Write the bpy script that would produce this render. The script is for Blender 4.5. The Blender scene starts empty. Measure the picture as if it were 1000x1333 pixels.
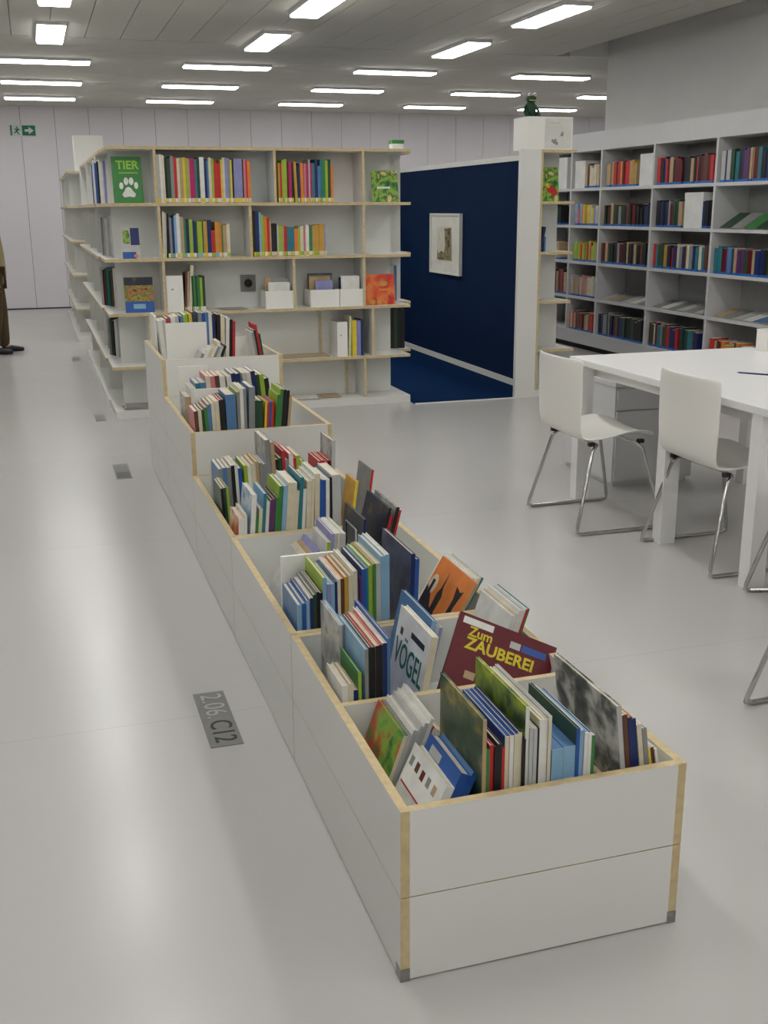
import bpy, math, random
from mathutils import Matrix, Vector, Euler
rnd = random.Random(7)
S = bpy.context.scene
COL = S.collection
R = math.radians

# ------------------------------------------------------------------ camera
YAW, PIT, ROLL, FPX, CAMH = 0.303193, 0.272492, 0.0060688, 1413.0, 1.55
_F = Vector((math.sin(YAW)*math.cos(PIT), math.cos(YAW)*math.cos(PIT), -math.sin(PIT)))
_r = Vector((math.cos(YAW), -math.sin(YAW), 0)); _d = _F.cross(_r)
_r2 = _r*math.cos(ROLL)+_d*math.sin(ROLL); _d2 = -_r*math.sin(ROLL)+_d*math.cos(ROLL)
cam = bpy.data.cameras.new('camera'); camo = bpy.data.objects.new('camera', cam); COL.objects.link(camo)
cam.sensor_fit = 'VERTICAL'; cam.sensor_height = 36; cam.sensor_width = 27
cam.lens = FPX*36/1333; cam.clip_end = 100; cam.clip_start = .05
_m = Matrix((( _r2.x, -_d2.x, -_F.x, 0), (_r2.y, -_d2.y, -_F.y, 0), (_r2.z, -_d2.z, -_F.z, CAMH), (0, 0, 0, 1)))
camo.matrix_world = _m
S.camera = camo

# ------------------------------------------------------------------ world, exposure
w = bpy.data.worlds.new('world'); S.world = w; w.use_nodes = True
w.node_tree.nodes['Background'].inputs[0].default_value = (.8, .8, .8, 1)
w.node_tree.nodes['Background'].inputs[1].default_value = .05
LAMP = 14.2                       # emission of the ceiling luminaires
S.view_settings.view_transform = 'Standard'; S.view_settings.look = 'None'
S.view_settings.exposure = 0.0; S.view_settings.gamma = 1; S.view_settings.use_curve_mapping = False

# ------------------------------------------------------------------ materials
def lin(c):
    return tuple((v/12.92 if v <= .04045 else ((v+.055)/1.055)**2.4) for v in [x/255 for x in c])
MATS = {}
def mat(name, rgb, rough=.5, vary=.06, scale=9, spec=.4, metal=0, bump=0):
    if name in MATS: return MATS[name]
    m = bpy.data.materials.new(name); m.use_nodes = True; nt = m.node_tree; b = nt.nodes['Principled BSDF']
    c = lin(rgb)
    tc = nt.nodes.new('ShaderNodeTexCoord'); nz = nt.nodes.new('ShaderNodeTexNoise')
    nz.inputs['Scale'].default_value = scale; nz.inputs['Detail'].default_value = 3
    nt.links.new(tc.outputs['Object'], nz.inputs['Vector'])
    rp = nt.nodes.new('ShaderNodeValToRGB')
    rp.color_ramp.elements[0].position = .3; rp.color_ramp.elements[1].position = .7
    rp.color_ramp.elements[0].color = (*[v*(1-vary) for v in c], 1)
    rp.color_ramp.elements[1].color = (*[min(1, v*(1+vary)) for v in c], 1)
    nt.links.new(nz.outputs['Fac'], rp.inputs['Fac']); nt.links.new(rp.outputs['Color'], b.inputs['Base Color'])
    b.inputs['Roughness'].default_value = rough; b.inputs['Specular IOR Level'].default_value = spec
    b.inputs['Metallic'].default_value = metal
    if bump:
        bp = nt.nodes.new('ShaderNodeBump'); bp.inputs['Strength'].default_value = bump; bp.inputs['Distance'].default_value = .005
        nt.links.new(nz.outputs['Fac'], bp.inputs['Height']); nt.links.new(bp.outputs['Normal'], b.inputs['Normal'])
    MATS[name] = m; return m
def art(name, cols, scale=14, rough=.35, dist=.35, stretch=(1, 1, 1), offset=(0, 0, 0)):
    """printed picture: blotches of several colours"""
    if name in MATS: return MATS[name]
    m = bpy.data.materials.new(name); m.use_nodes = True; nt = m.node_tree; b = nt.nodes['Principled BSDF']
    tc = nt.nodes.new('ShaderNodeTexCoord'); mp = nt.nodes.new('ShaderNodeMapping')
    mp.inputs['Scale'].default_value = stretch; mp.inputs['Location'].default_value = offset
    nz = nt.nodes.new('ShaderNodeTexNoise'); nz.inputs['Scale'].default_value = scale
    nz.inputs['Detail'].default_value = 4; nz.inputs['Distortion'].default_value = dist
    nt.links.new(tc.outputs['Object'], mp.inputs['Vector']); nt.links.new(mp.outputs['Vector'], nz.inputs['Vector'])
    rp = nt.nodes.new('ShaderNodeValToRGB'); cr = rp.color_ramp
    n = len(cols)
    for i, c in enumerate(cols):
        p = .32+.36*i/(n-1)
        e = cr.elements[i] if i < 2 else cr.elements.new(p)
        e.position = p; e.color = (*lin(c), 1)
    nt.links.new(nz.outputs['Fac'], rp.inputs['Fac']); nt.links.new(rp.outputs['Color'], b.inputs['Base Color'])
    b.inputs['Roughness'].default_value = rough; b.inputs['Specular IOR Level'].default_value = .4
    MATS[name] = m; return m
def glow(name, rgb, s):
    m = bpy.data.materials.new(name); m.use_nodes = True; nt = m.node_tree; b = nt.nodes['Principled BSDF']
    b.inputs['Base Color'].default_value = (.8, .8, .8, 1)
    b.inputs['Emission Color'].default_value = (*lin(rgb), 1); b.inputs['Emission Strength'].default_value = s
    MATS[name] = m; return m

PAL = {'white': (226, 225, 218), 'cream': (214, 205, 178), 'grey': (138, 140, 138), 'pale grey': (186, 187, 184), 'black': (30, 30, 32),
 'navy': (30, 46, 96), 'blue': (44, 88, 160), 'steel blue': (84, 124, 168), 'sky blue': (136, 176, 204), 'teal': (48, 120, 132),
 'green': (62, 128, 66), 'dark green': (42, 72, 52), 'lime': (156, 184, 60), 'yellow': (226, 200, 62), 'gold': (196, 152, 62),
 'orange': (222, 128, 54), 'red': (192, 44, 46), 'dark red': (98, 16, 26), 'pink': (204, 122, 130), 'purple': (92, 56, 100),
 'lavender': (142, 144, 190), 'brown': (96, 62, 46), 'tan': (182, 156, 118), 'magenta': (176, 40, 96)}
for k, c in PAL.items(): mat('book '+k, c, rough=.42, vary=.10, scale=18)
art('book mossy picture', [(22, 36, 30), (40, 66, 46), (58, 84, 58), (150, 134, 62), (70, 96, 64)], 9)
art('book yellow-green picture', [(24, 34, 26), (60, 84, 34), (130, 156, 44), (190, 200, 66), (110, 140, 50)], 8)
art('book black-and-white picture', [(30, 32, 30), (90, 92, 88), (190, 188, 180), (214, 212, 204)], 14)
art('book night-blue picture', [(22, 30, 58), (34, 46, 80), (60, 72, 104), (26, 34, 60), (28, 38, 72)], 8)
art('book dark picture', [(18, 22, 38), (26, 32, 50), (34, 40, 58), (104, 78, 48)], 9)
art('book sky picture', [(120, 160, 200), (170, 196, 216), (210, 220, 220), (90, 130, 180)], 10)
art('book orange-red picture', [(170, 60, 30), (214, 110, 50), (220, 200, 170), (120, 40, 30)], 12)
art('book grey picture', [(120, 122, 122), (160, 160, 156), (196, 196, 190), (110, 100, 96)], 12)
art('book green picture', [(40, 90, 40), (120, 170, 60), (180, 60, 40), (60, 120, 50)], 12)
art('book leafy picture', [(26, 70, 36), (60, 130, 50), (150, 180, 70), (40, 90, 44), (210, 200, 120)], 12)
art('book red picture', [(190, 50, 36), (214, 76, 44), (226, 130, 60), (190, 50, 36)], 8)
art('book harvest picture', [(110, 90, 40), (170, 150, 60), (90, 110, 50), (190, 120, 60), (60, 60, 60)], 16)
M_white = mat('white laminate', (222, 222, 216), .42, .015, 3, .35)
M_ply = mat('birch plywood edge', (202, 182, 140), .5, .12, 40, .3)
M_plydk = mat('birch plywood end', (176, 146, 98), .5, .14, 40, .3)
M_pages = mat('paper pages', (214, 206, 186), .8, .06, 60, .1)
M_metal = mat('brushed steel', (150, 150, 148), .3, .08, 30, .5, 1)
M_chrome = mat('chrome tube', (190, 190, 188), .12, .03, 30, .5, 1)
M_plastic = mat('white plastic', (238, 236, 229), .32, .015, 4, .45)
M_table = mat('white table laminate', (232, 231, 230), .35, .01, 4, .4)
M_case = mat('white case board', (206, 206, 206), .5, .015, 4, .3)
M_wall = mat('pale lilac wall panel', (214, 211, 214), .45, .015, 1.5, .3)
M_plaster = mat('white plaster', (200, 199, 200), .8, .02, 2, .15)
M_grey = mat('grey plaster', (206, 205, 202), .85, .02, 2, .1)
M_ceil = mat('grey ceiling board', (196, 194, 186), .8, .03, 2, .15)
M_gap = mat('dark joint', (60, 60, 60), .9)
M_navywall = mat('navy wall', (8, 34, 66), .8, .08, 4, .1)
M_carpet = mat('navy carpet', (8, 40, 78), .95, .2, 160, .05, 0, .3)
M_dark = mat('black plastic', (26, 26, 28), .4)
M_plate = mat('grey floor plate', (124, 124, 120), .55, .05, 20)

# floor: poured pale grey floor, satin, with faint welded seams
m = bpy.data.materials.new('pale grey floor'); m.use_nodes = True; nt = m.node_tree; b = nt.nodes['Principled BSDF']
tc = nt.nodes.new('ShaderNodeTexCoord'); br = nt.nodes.new('ShaderNodeTexBrick')
br.inputs['Scale'].default_value = 1; br.inputs['Brick Width'].default_value = 200; br.inputs['Row Height'].default_value = 1.98
br.inputs['Mortar Size'].default_value = .004; br.inputs['Mortar Smooth'].default_value = .6
br.inputs['Color1'].default_value = (*lin((188, 186, 183)), 1); br.inputs['Color2'].default_value = (*lin((186, 184, 181)), 1)
br.inputs['Mortar'].default_value = (*lin((179, 177, 174)), 1)
mpn = nt.nodes.new('ShaderNodeMapping'); mpn.inputs['Location'].default_value = (40, -1.205, 0)
nt.links.new(tc.outputs['Object'], mpn.inputs['Vector']); nt.links.new(mpn.outputs['Vector'], br.inputs['Vector'])
nt.links.new(br.outputs['Color'], b.inputs['Base Color'])
nz = nt.nodes.new('ShaderNodeTexNoise'); nz.inputs['Scale'].default_value = 2.2; nz.inputs['Detail'].default_value = 5
nt.links.new(tc.outputs['Object'], nz.inputs['Vector'])
mr = nt.nodes.new('ShaderNodeMapRange'); mr.inputs['To Min'].default_value = .21; mr.inputs['To Max'].default_value = .26
nt.links.new(nz.outputs['Fac'], mr.inputs['Value']); nt.links.new(mr.outputs['Result'], b.inputs['Roughness'])
b.inputs['Specular IOR Level'].default_value = .5
M_floor = m

# ------------------------------------------------------------------ mesh helpers
class MB:
    def __init__(s): s.v = []; s.f = []; s.mi = []; s.sm = []
    def add(s, vs, fs, mi=0, smooth=False):
        o = len(s.v); s.v += [tuple(v) for v in vs]
        for k, f in enumerate(fs):
            s.f.append([i+o for i in f]); s.mi.append(mi[k] if isinstance(mi, (list, tuple)) else mi); s.sm.append(smooth)
        return s
    def box(s, x0, x1, y0, y1, z0, z1, mi=0, thin=None, edge=1):
        v = [(x0,y0,z0),(x1,y0,z0),(x1,y1,z0),(x0,y1,z0),(x0,y0,z1),(x1,y0,z1),(x1,y1,z1),(x0,y1,z1)]
        f = [(0,4,7,3),(1,2,6,5),(0,1,5,4),(3,7,6,2),(0,3,2,1),(4,5,6,7)]     # -x +x -y +y -z +z
        if thin is not None: mi = [mi if k//2 == thin else edge for k in range(6)]
        return s.add(v, f, mi)
    def hexa(s, v, mi=0):
        return s.add(v, [(0,4,7,3),(1,2,6,5),(0,1,5,4),(3,7,6,2),(0,3,2,1),(4,5,6,7)], mi)
    def tube(s, pts, r, n=8, mi=0, cap=True):
        pts = [Vector(p) for p in pts]; rings = []; up = None
        for i, p in enumerate(pts):
            t = (pts[min(i+1, len(pts)-1)]-pts[max(i-1, 0)]).normalized()
            if up is None:
                up = Vector((0, 0, 1)) if abs(t.z) < .9 else Vector((1, 0, 0))
            a = t.cross(up).normalized(); up = a.cross(t).normalized()
            rr = r[i] if isinstance(r, (list, tuple)) else r
            rings.append([p+a*rr*math.cos(2*math.pi*k/n)+up*rr*math.sin(2*math.pi*k/n) for k in range(n)])
        vs = [q for g in rings for q in g]; fs = []
        for i in range(len(pts)-1):
            for k in range(n):
                fs.append((i*n+k, i*n+(k+1) % n, (i+1)*n+(k+1) % n, (i+1)*n+k))
        if cap: fs.append(tuple(range(n))[::-1]); fs.append(tuple((len(pts)-1)*n+k for k in range(n)))
        return s.add(vs, fs, mi, True)
    def prism(s, poly, o, u, v, w_, mi=0):
        """polygon in (u,v) at o, extruded along w_"""
        o, u, v, w_ = Vector(o), Vector(u), Vector(v), Vector(w_); n = len(poly)
        a = [o+u*p[0]+v*p[1] for p in poly]; vs = a+[q+w_ for q in a]
        fs = [tuple(range(n)), tuple(range(n, 2*n))[::-1]]+[(i, i+n, (i+1) % n+n, (i+1) % n) for i in range(n)]
        return s.add(vs, fs, mi)
    def ball(s, c, rx, ry, rz, nu=12, nv=8, mi=0):
        vs = []; fs = []
        for j in range(nv+1):
            th = math.pi*j/nv
            for i in range(nu):
                ph = 2*math.pi*i/nu
                vs.append((c[0]+rx*math.sin(th)*math.cos(ph), c[1]+ry*math.sin(th)*math.sin(ph), c[2]+rz*math.cos(th)))
        for j in range(nv):
            for i in range(nu): fs.append((j*nu+i, (j+1)*nu+i, (j+1)*nu+(i+1) % nu, j*nu+(i+1) % nu))
        return s.add(vs, fs, mi, True)
    def mesh(s, name, mats):
        me = bpy.data.meshes.new(name); me.from_pydata(s.v, [], s.f)
        for mm in (mats if isinstance(mats, (list, tuple)) else [mats]): me.materials.append(mm)
        for p, i, sm in zip(me.polygons, s.mi, s.sm): p.material_index = i; p.use_smooth = sm
        me.update(); return me
    def build(s, name, mats, parent=None, **kw):
        return link(name, s.mesh(name, mats), parent, **kw)
def link(name, data, parent=None, label=None, cat=None, group=None, kind=None, loc=None, rot=None):
    o = bpy.data.objects.new(name, data); COL.objects.link(o)
    if parent: o.parent = parent
    tag(o, label, cat, group, kind)
    if loc is not None: o.location = loc
    if rot is not None: o.rotation_euler = rot
    return o
def tag(o, label=None, cat=None, group=None, kind=None):
    if label: o['label'] = label
    if cat: o['category'] = cat
    if group: o['group'] = group
    if kind: o['kind'] = kind
    return o
def thing(name, loc, label, cat, group=None, rot=(0, 0, 0)):
    o = link(name, None, None, label, cat, group, None, loc, rot); o.empty_display_size = .05; return o
def boxo(name, a, mats, parent=None, thin=None, **kw):
    return MB().box(*a, thin=thin).build(name, mats, parent, **kw)
def rel(a, p): return (a[0]-p[0], a[1]-p[0], a[2]-p[1], a[3]-p[1], a[4]-p[2], a[5]-p[2])
WP = [M_white, M_ply]
def text_mesh(s, size, ext=.0006, space=1.0, bold=0):
    c = bpy.data.curves.new('t', 'FONT'); c.body = s; c.size = size; c.extrude = ext; c.align_x = 'CENTER'; c.align_y = 'CENTER'
    c.space_character = space; c.offset = bold; c.resolution_u = 3
    o = bpy.data.objects.new('t', c); COL.objects.link(o)
    dg = bpy.context.evaluated_depsgraph_get(); me = bpy.data.meshes.new_from_object(o.evaluated_get(dg))
    bpy.data.objects.remove(o); bpy.data.curves.remove(c); return me
def text(name, s, size, material, parent, loc, xdir, ydir, scale=(1, 1, 1), bold=0, label=None):
    me = text_mesh(s, size, bold=bold); me.materials.clear(); me.materials.append(material); me.name = name
    x, y = Vector(xdir).normalized(), Vector(ydir).normalized(); z = x.cross(y)
    for v in me.vertices:
        c = v.co; q = Vector(loc)+x*c.x*scale[0]+y*c.y*scale[1]+z*c.z; v.co = q
    return link(name, me, parent, label)
ORD = lambda n: f"{n}{'th' if 10 <= n % 100 <= 20 else {1:'st',2:'nd',3:'rd'}.get(n % 10, 'th')}"

# ================================================================== SETTING
CZ = 3.13; YB = 18.9; YS = 11.5; XW = 6.2
boxo('floor', (-7, 12, -4.5, 19.2, -.1, 0), M_floor, kind='structure')
wb = boxo('wall_back', (-7, 12, YB+.02, YB+.2, 0, 3.4), M_gap, kind='structure')
x = -6.9; pm = MB().box(0, .516, 0, .02, 0, CZ).mesh('wall_panel', M_wall)
while x < 11.5:
    link('wall_panel', pm, wb, loc=(x+.1015, YB, .0)); x += .5215
boxo('baseboard_back', (-7, 12, YB-.012, YB+.0, 0, .02), M_gap, kind='structure')
boxo('wall_left', (-7.2, -7, -4.5, 19.2, 0, 3.4), M_plaster, kind='structure')
boxo('wall_front', (-7, 12, -4.7, -4.5, 0, 3.4), M_plaster, kind='structure')
boxo('wall_right', (XW, XW+.2, -4.5, 11.48, 0, 3.4), M_grey, kind='structure')
boxo('wall_far_right', (11.8, 12, 11.48, 19.2, 0, 3.4), M_plaster, kind='structure')
# ceiling: long boards near, cross boards far, a shadow gap along the right wall
ce = boxo('ceiling', (-7, 12, -4.5, 19.2, 3.3, 3.4), M_ceil, kind='structure')
pm = MB().box(0, .324, 0, 15.96, 0, .05).mesh('ceiling_board', M_ceil)
x = -6.95
while x+.33 < 5.80:
    link('ceiling_board', pm, ce, loc=(x, -4.48, CZ)); x += .33
pm = MB().box(-6.95, 11.75, 0, .462, 0, .05).mesh('ceiling_board', M_ceil)
y = YS
while y+.46 < 19.1:
    link('ceiling_board', pm, ce, loc=(0, y, CZ)); y += .466
boxo('trim_1', (5.74, XW, YS-.03, YS-.005, CZ+.0, 3.3), M_white, kind='structure')
# luminaires
M_lamp = glow('lamp diffuser', (255, 254, 252), LAMP)
M_house = mat('lamp housing', (210, 210, 210), .4)
def lumi(cx, cy, lx, ly, label):
    t = thing('ceiling_light', (cx, cy, CZ), label, 'light', 'ceiling luminaires')
    f = MB(); e = .012
    f.box(-lx/2-e, lx/2+e, -ly/2-e, -ly/2, -.03, 0); f.box(-lx/2-e, lx/2+e, ly/2, ly/2+e, -.03, 0)
    f.box(-lx/2-e, -lx/2, -ly/2, ly/2, -.03, 0); f.box(lx/2, lx/2+e, -ly/2, ly/2, -.03, 0)
    f.build('lamp_frame', M_house, t)
    boxo('lamp_diffuser', (-lx/2, lx/2, -ly/2, ly/2, -.045, -.002), M_lamp, t)
for j, yy in enumerate((11.12, 9.05, 6.98, 4.91, 2.84, .77, -1.3, -3.37)):  # last row, out of view behind the camera, added to brighten front faces
    for i, xx in enumerate((-1.68, .32, 2.32, 4.32)):  # leftmost row lies out of view, added to lighten the left sides
        col = ['fourth', 'third', 'second', 'first'][i]
        lumi(xx, yy, .23, 1.04, f"long ceiling light, {col} row from the grey wall, {ORD(j+1)} from ceiling step")
for j, yy in enumerate((13.1, 15.2, 17.3)):
    for i, xx in enumerate((-5.72, -3.72, -1.72, .28, 2.27, 4.27, 6.3, 8.27, 10.2)):
        rw = ['nearest', 'middle', 'back'][j]
        lumi(xx, yy, .96, .22, f"crosswise ceiling light in {rw} far row, {ORD(i+1)} from the left wall")

# navy niche right of the shelves
boxo('wall_navy', (4.04, 4.14, 8.72, 13.2, 0, 1.94), M_navywall, kind='structure')
boxo('trim_2', (4.03, 4.15, 8.72, 13.2, 1.94, 1.985), M_white, kind='structure')
boxo('baseboard_navy', (4.025, 4.04, 8.72, 13.2, 0.0, .06), M_white, kind='structure')
boxo('wall_navy_end', (2.2, 4.14, 13.2, 13.3, 0, 1.985), M_navywall, kind='structure')
boxo('carpet', (2.888, 4.04, 8.36, 13.2, 0.0, .006), M_carpet, label='dark navy carpet between the bookshelves and the navy wall', cat='carpet')
boxo('trim_3', (2.888, 3.78, 8.345, 8.36, 0, .008), M_white, kind='structure')
boxo('wall_portal', (3.775, 3.955, 8.35, 8.39, 0, 2.0), M_white, kind='structure')
p = thing('framed_picture', (4.035, 10.69, 1.2), 'white framed etching hanging on the navy wall', 'picture')
f = MB(); hw, hh = .43, .30
f.box(-.035, 0, -hw, -hw+.02, -hh, hh); f.box(-.035, 0, hw-.02, hw, -hh, hh); f.box(-.035, 0, -hw+.02, hw-.02, hh-.02, hh); f.box(-.035, 0, -hw+.02, hw-.02, -hh, -hh+.02)
f.build('frame', M_white, p)
boxo('mat_board', (-.02, -.004, -hw+.02, hw-.02, -hh+.02, hh-.02), mat('picture mat', (218, 216, 206), .7), p)
boxo('print', (-.022, -.0205, -.20, .24, -.17, .17), mat('print paper', (206, 202, 184), .7), p)
art('etching', [(70, 62, 50), (120, 106, 80), (166, 156, 120), (110, 100, 70)], 20)
pk = MB(); pk.prism([(.23, -.16), (.22, -.06), (.17, -.10), (.10, -.07), (.02, -.09), (-.01, .0), (.02, .15), (-.17, .16), (-.19, -.16)], (-.0225, 0, 0), (0, 1, 0), (0, 0, 1), (-.001, 0, 0))
pk.prism([(.16, .06), (.19, .12), (.13, .03)], (-.0225, 0, 0), (0, 1, 0), (0, 0, 1), (-.001, 0, 0))
pk.build('printed_image', MATS['etching'], p)

# exit sign on the back wall
s = thing('exit_sign', (0.004, YB, 2.765), 'green and white emergency exit sign with arrow on back wall', 'sign')
boxo('sign_plate', (-.20, .20, -.02, 0, -.085, .085), mat('sign white', (196, 204, 198), .5), s)
G = mat('sign green', (20, 112, 84), .5)
boxo('arrow_field', (-.01, .19, -.0225, -.0205, -.075, .075), G, s)
a = MB(); a.prism([(.03, -.018), (.09, -.018), (.09, -.055), (.165, 0), (.09, .055), (.09, .018), (.03, .018)], (0, -.023, 0), (1, 0, 0), (0, 0, 1), (0, -.001, 0)); a.build('arrow', MATS['sign white'], s)
boxo('door_bar', (-.185, -.16, -.0225, -.0205, -.075, .075), G, s)
a = MB()
a.prism([(-.10, .045), (-.085, .06), (-.07, .045), (-.085, .03)], (0, -.0215, 0), (1, 0, 0), (0, 0, 1), (0, -.001, 0))
a.prism([(-.12, .025), (-.06, .03), (-.04, .005), (-.055, -.005), (-.07, .01), (-.075, -.02), (-.05, -.06), (-.065, -.065), (-.095, -.025), (-.13, -.05), (-.14, -.04), (-.105, -.01), (-.10, .012), (-.13, .005)], (0, -.0215, 0), (1, 0, 0), (0, 0, 1), (0, -.001, 0))
a.build('running_figure', G, s)

# floor plates
def plate(x0, x1, y0, y1, label):
    t = thing('floor_plate', ((x0+x1)/2, (y0+y1)/2, 0), label, 'floor plate', 'plates let into the floor')
    hx, hy = (x1-x0)/2, (y1-y0)/2
    boxo('plate', (-hx, hx, -hy, hy, 0, .002), M_plate, t); return t
t = plate(.378, .478, 2.955, 3.345, 'grey floor plate lettered 2.06.C12 beside the long book trough')
text('lettering', '2.06.', .098, mat('plate pale ink', (172, 172, 168), .6), t, (.0, .085, .0025), (0, -1, 0), (1, 0, 0), (.98, 1.0, 1))
text('lettering', 'C12', .098, mat('plate dark ink', (52, 54, 54), .6), t, (.0, -.095, .0025), (0, -1, 0), (1, 0, 0), (.92, 1.0, 1))
t = plate(.36, .452, 6.5, 6.9, 'blank grey floor plate beside the raised troughs')
boxo('cover_flap', (-.04, .04, -.17, -.03, .0021, .0032), mat('plate flap', (100, 100, 97), .6), t)
plate(.345, .42, 8.44, 8.72, 'small grey floor plate at the shelf corner')
plate(.30, .385, 12.05, 12.4, 'small grey floor plate far down the aisle')

# ================================================================== BOOKS
def book(x, y, z, t, h, d, lean=0, cover='white', spine=None, label='', group=None, face='-y', sticker=None, simple=False, name='book', yaw=0, soft=False, case=False):
    """lower left front corner at x,y,z; spine towards -y (or -x). lean>0: top to the right"""
    spine = spine or cover
    th = R(lean)
    if face == '-y': rz = R(yaw)
    else: rz = R(-90+yaw)
    px = t/math.cos(th) if lean > 0 else 0     # pivot: right foot when leaning right
    if face == '-y': loc = Vector((x+px, y, z))
    else: loc = Vector((x, y-px, z))
    x0, x1 = (-t, 0) if lean > 0 else (0, t)
    c = .0022 if not soft else .0009
    mc, ms = MATS['book '+cover], MATS['book '+spine]
    rot = Euler((0, th, rz), 'XYZ')
    if simple:
        mm = MB()
        zs = .028
        mm.box(x0, x1, 0, d, zs if sticker else 0, h)
        if sticker: mm.box(x0, x1, 0, d, 0, zs, mi=1)
        mm.mi = [0]*5+[2]+([1]*6 if sticker else [])
        return mm.build(name, [ms, MATS['book '+(sticker or spine)], M_pages], None, label=label, cat='book', group=group, loc=loc, rot=rot)
    root = thing(name, loc, label, 'book', group, rot)
    k = MB()
    k.box(x0, x0+c, c, d, 0, h); k.box(x1-c, x1, c, d, 0, h); k.box(x0, x1, 0, c, 0, h, mi=1)
    k.build('cover', [mc, ms], root)
    g = .003 if not soft else .0006
    boxo('slip_case' if case else 'pages', (x0+c, x1-c, c, d-g, g, h-(0 if case else g)), mc if case else M_pages, root)
    if case: boxo('spine_picture', (x0+.003, x1-.003, -.0006, 0, .02, h*.72), MATS['book sky picture'], root)
    if sticker: boxo('spine_label', (x0+.0004, x1-.0004, -.0006, 0, .004, .034), MATS['book '+sticker], root)
    return root

def words(t): return 'thin' if t < .0085 else ('thick' if t > .019 else 'slim')
def nm(c): return c.replace(' picture', '')
def row(x, y, z, items, where, group, face='-y', sticker=None, simple=False, gap=.0006, scale=1.0, jit=.006, xmax=None):
    """items: (thick mm, height mm, depth mm, lean deg, cover, spine)"""
    prev = None; n = 0
    out = []
    for it in items:
        if it[0] == 'gap': x += it[1]/1000; prev = None; continue
        t, h, d, l, c = it[0]*scale/1000, it[1]/1000, it[2]/1000, it[3], it[4]
        sp = it[5] if len(it) > 5 and it[5] else None
        if prev:
            x += max(0, min(prev[0], h)*(math.tan(R(prev[1]))-math.tan(R(l))))
        n += 1
        cw = nm(c); a = words(t)
        if 'picture' in c: cl = f"{a} book with {cw} cover picture"
        elif sp and sp != c: cl = f"{a} {cw} book with {nm(sp)} spine"
        else: cl = f"{a} {cw} book"
        st = sticker(n) if callable(sticker) else sticker
        w_ = t/math.cos(R(l))
        dy = rnd.uniform(0, jit)
        lb = f"{cl}, {ORD(n)} from left in {where}"
        if len(lb.replace(',', '').split()) > 15: lb = lb.split(' ', 1)[1]
        if face == '-y': o = book(x, y+dy, z, t, h, d, l, c, sp, lb, group, face, st, simple, case=len(it) > 6)
        out.append(o)
        x += w_+gap; prev = (h*math.cos(R(l)), l)
    return x, out
def x_of(v): return -v     # rows facing -x run towards -y: their running coordinate is -y

# ================================================================== TROUGH BOXES
TX0, TX1, PT = .598, 1.248, .020
def trough(y0, y1, H, n, label, front_visible, div=None, cols=()):
    t = thing('book_trough', ((TX0+TX1)/2, y0, 0), label, 'book trough', 'birch plywood book troughs')
    o = ((TX0+TX1)/2, y0, 0)
    hs = H/n
    for k in range(n):
        z0, z1 = k*hs+(.0022 if k else .004), (k+1)*hs
        boxo('side_panel', rel((TX0, TX0+PT, y0, y1-.0045, z0, z1), o), WP, t, thin=0)
        boxo('side_panel', rel((TX1-PT, TX1, y0, y1-.0045, z0, z1), o), WP, t, thin=0)
        boxo('front_panel', rel((TX0+PT, TX1-PT, y0, y0+PT, z0, z1), o), WP, t, thin=1)
        boxo('back_panel', rel((TX0+PT, TX1-PT, y1-PT-.0045, y1-.0045, z0, z1), o), WP, t, thin=1)
    boxo('bottom_panel', rel((TX0+PT, TX1-PT, y0+PT, y1-PT-.0045, H-.212, H-.195), o), WP, t, thin=2)
    if div:
        boxo('divider', rel((TX0+PT, TX1-PT, div, div+.019, H-.195, H-.006), o), WP, t, thin=1)
    for cx, ya, yb in cols:
        boxo('divider', rel((cx-.006, cx+.006, ya, yb, H-.195, H-.065), o), WP, t, thin=0)
    if front_visible:
        for xx in (TX0, TX1-PT):
            boxo('metal_foot', rel((xx-.001, xx+PT, y0-.0015, y0+.03, 0, .03), o), M_metal, t)
    return t
H1, H2, H3 = .397, .592, .786
trough(1.815, 2.80, H1, 2, 'low plywood book trough at the near end of the row', True, 2.325, ((.778, 1.835, 2.325), (1.108, 1.835, 2.325)))
trough(2.80, 3.79, H1, 2, 'low plywood book trough, second from the near end', False)
trough(3.79, 4.79, H1, 2, 'low plywood book trough, third from the near end', False)
trough(4.79, 5.83, H2, 3, 'middle-height plywood book trough, fourth from the near end', False)
trough(5.83, 6.80, H3, 4, 'tallest plywood book trough next to the bookshelf', False)
# re-centre the ply colour: front end grain darker
F1, F2, F3 = H1-.195, H2-.195, H3-.195

G1 = 'books in the near trough'
# near compartment, left column
row(.628, 2.10, F1, [(9,215,200,20,'green picture','cream'),(9,215,200,20,'grey','pale grey'),(10,225,200,20,'white','pale grey'),(9,235,200,20,'pale grey'),(9,240,200,20,'white','pale grey'),(9,250,200,20,'white'),(8,225,205,21,'red','white'),(12,220,205,21,'cream','white')], "near trough's back left corner", G1)
_, lf = row(.632, 1.885, F1, [(20,205,200,25,'white'),(24,228,190,25,'blue','blue'),(12,232,185,25,'steel blue','blue')], "near trough's front left corner", G1)
for i_, (a_, b_, c_) in enumerate(((.17, .16, 'grey'), (.135, .16, 'brown'), (.10, .158, 'dark red'), (.065, .16, 'grey'), (.03, .16, 'tan'))):
    boxo('cover_drawing', (-.0205, -.020, a_, a_+.018, b_, b_+.022), MATS['book '+c_], lf[0])
boxo('cover_drawing', (-.0205, -.020, .03, .19, .115, .119), MATS['book red'], lf[0]); boxo('cover_drawing', (-.0205, -.020, .02, .06, .06, .085), MATS['book grey'], lf[0])
for b_ in lf[1:]: boxo('title_strip', (-.0245 if b_ == lf[1] else -.0125, -.024 if b_ == lf[1] else -.012, .10, .16, .195, .215), MATS['book pale grey'], b_)
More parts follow.
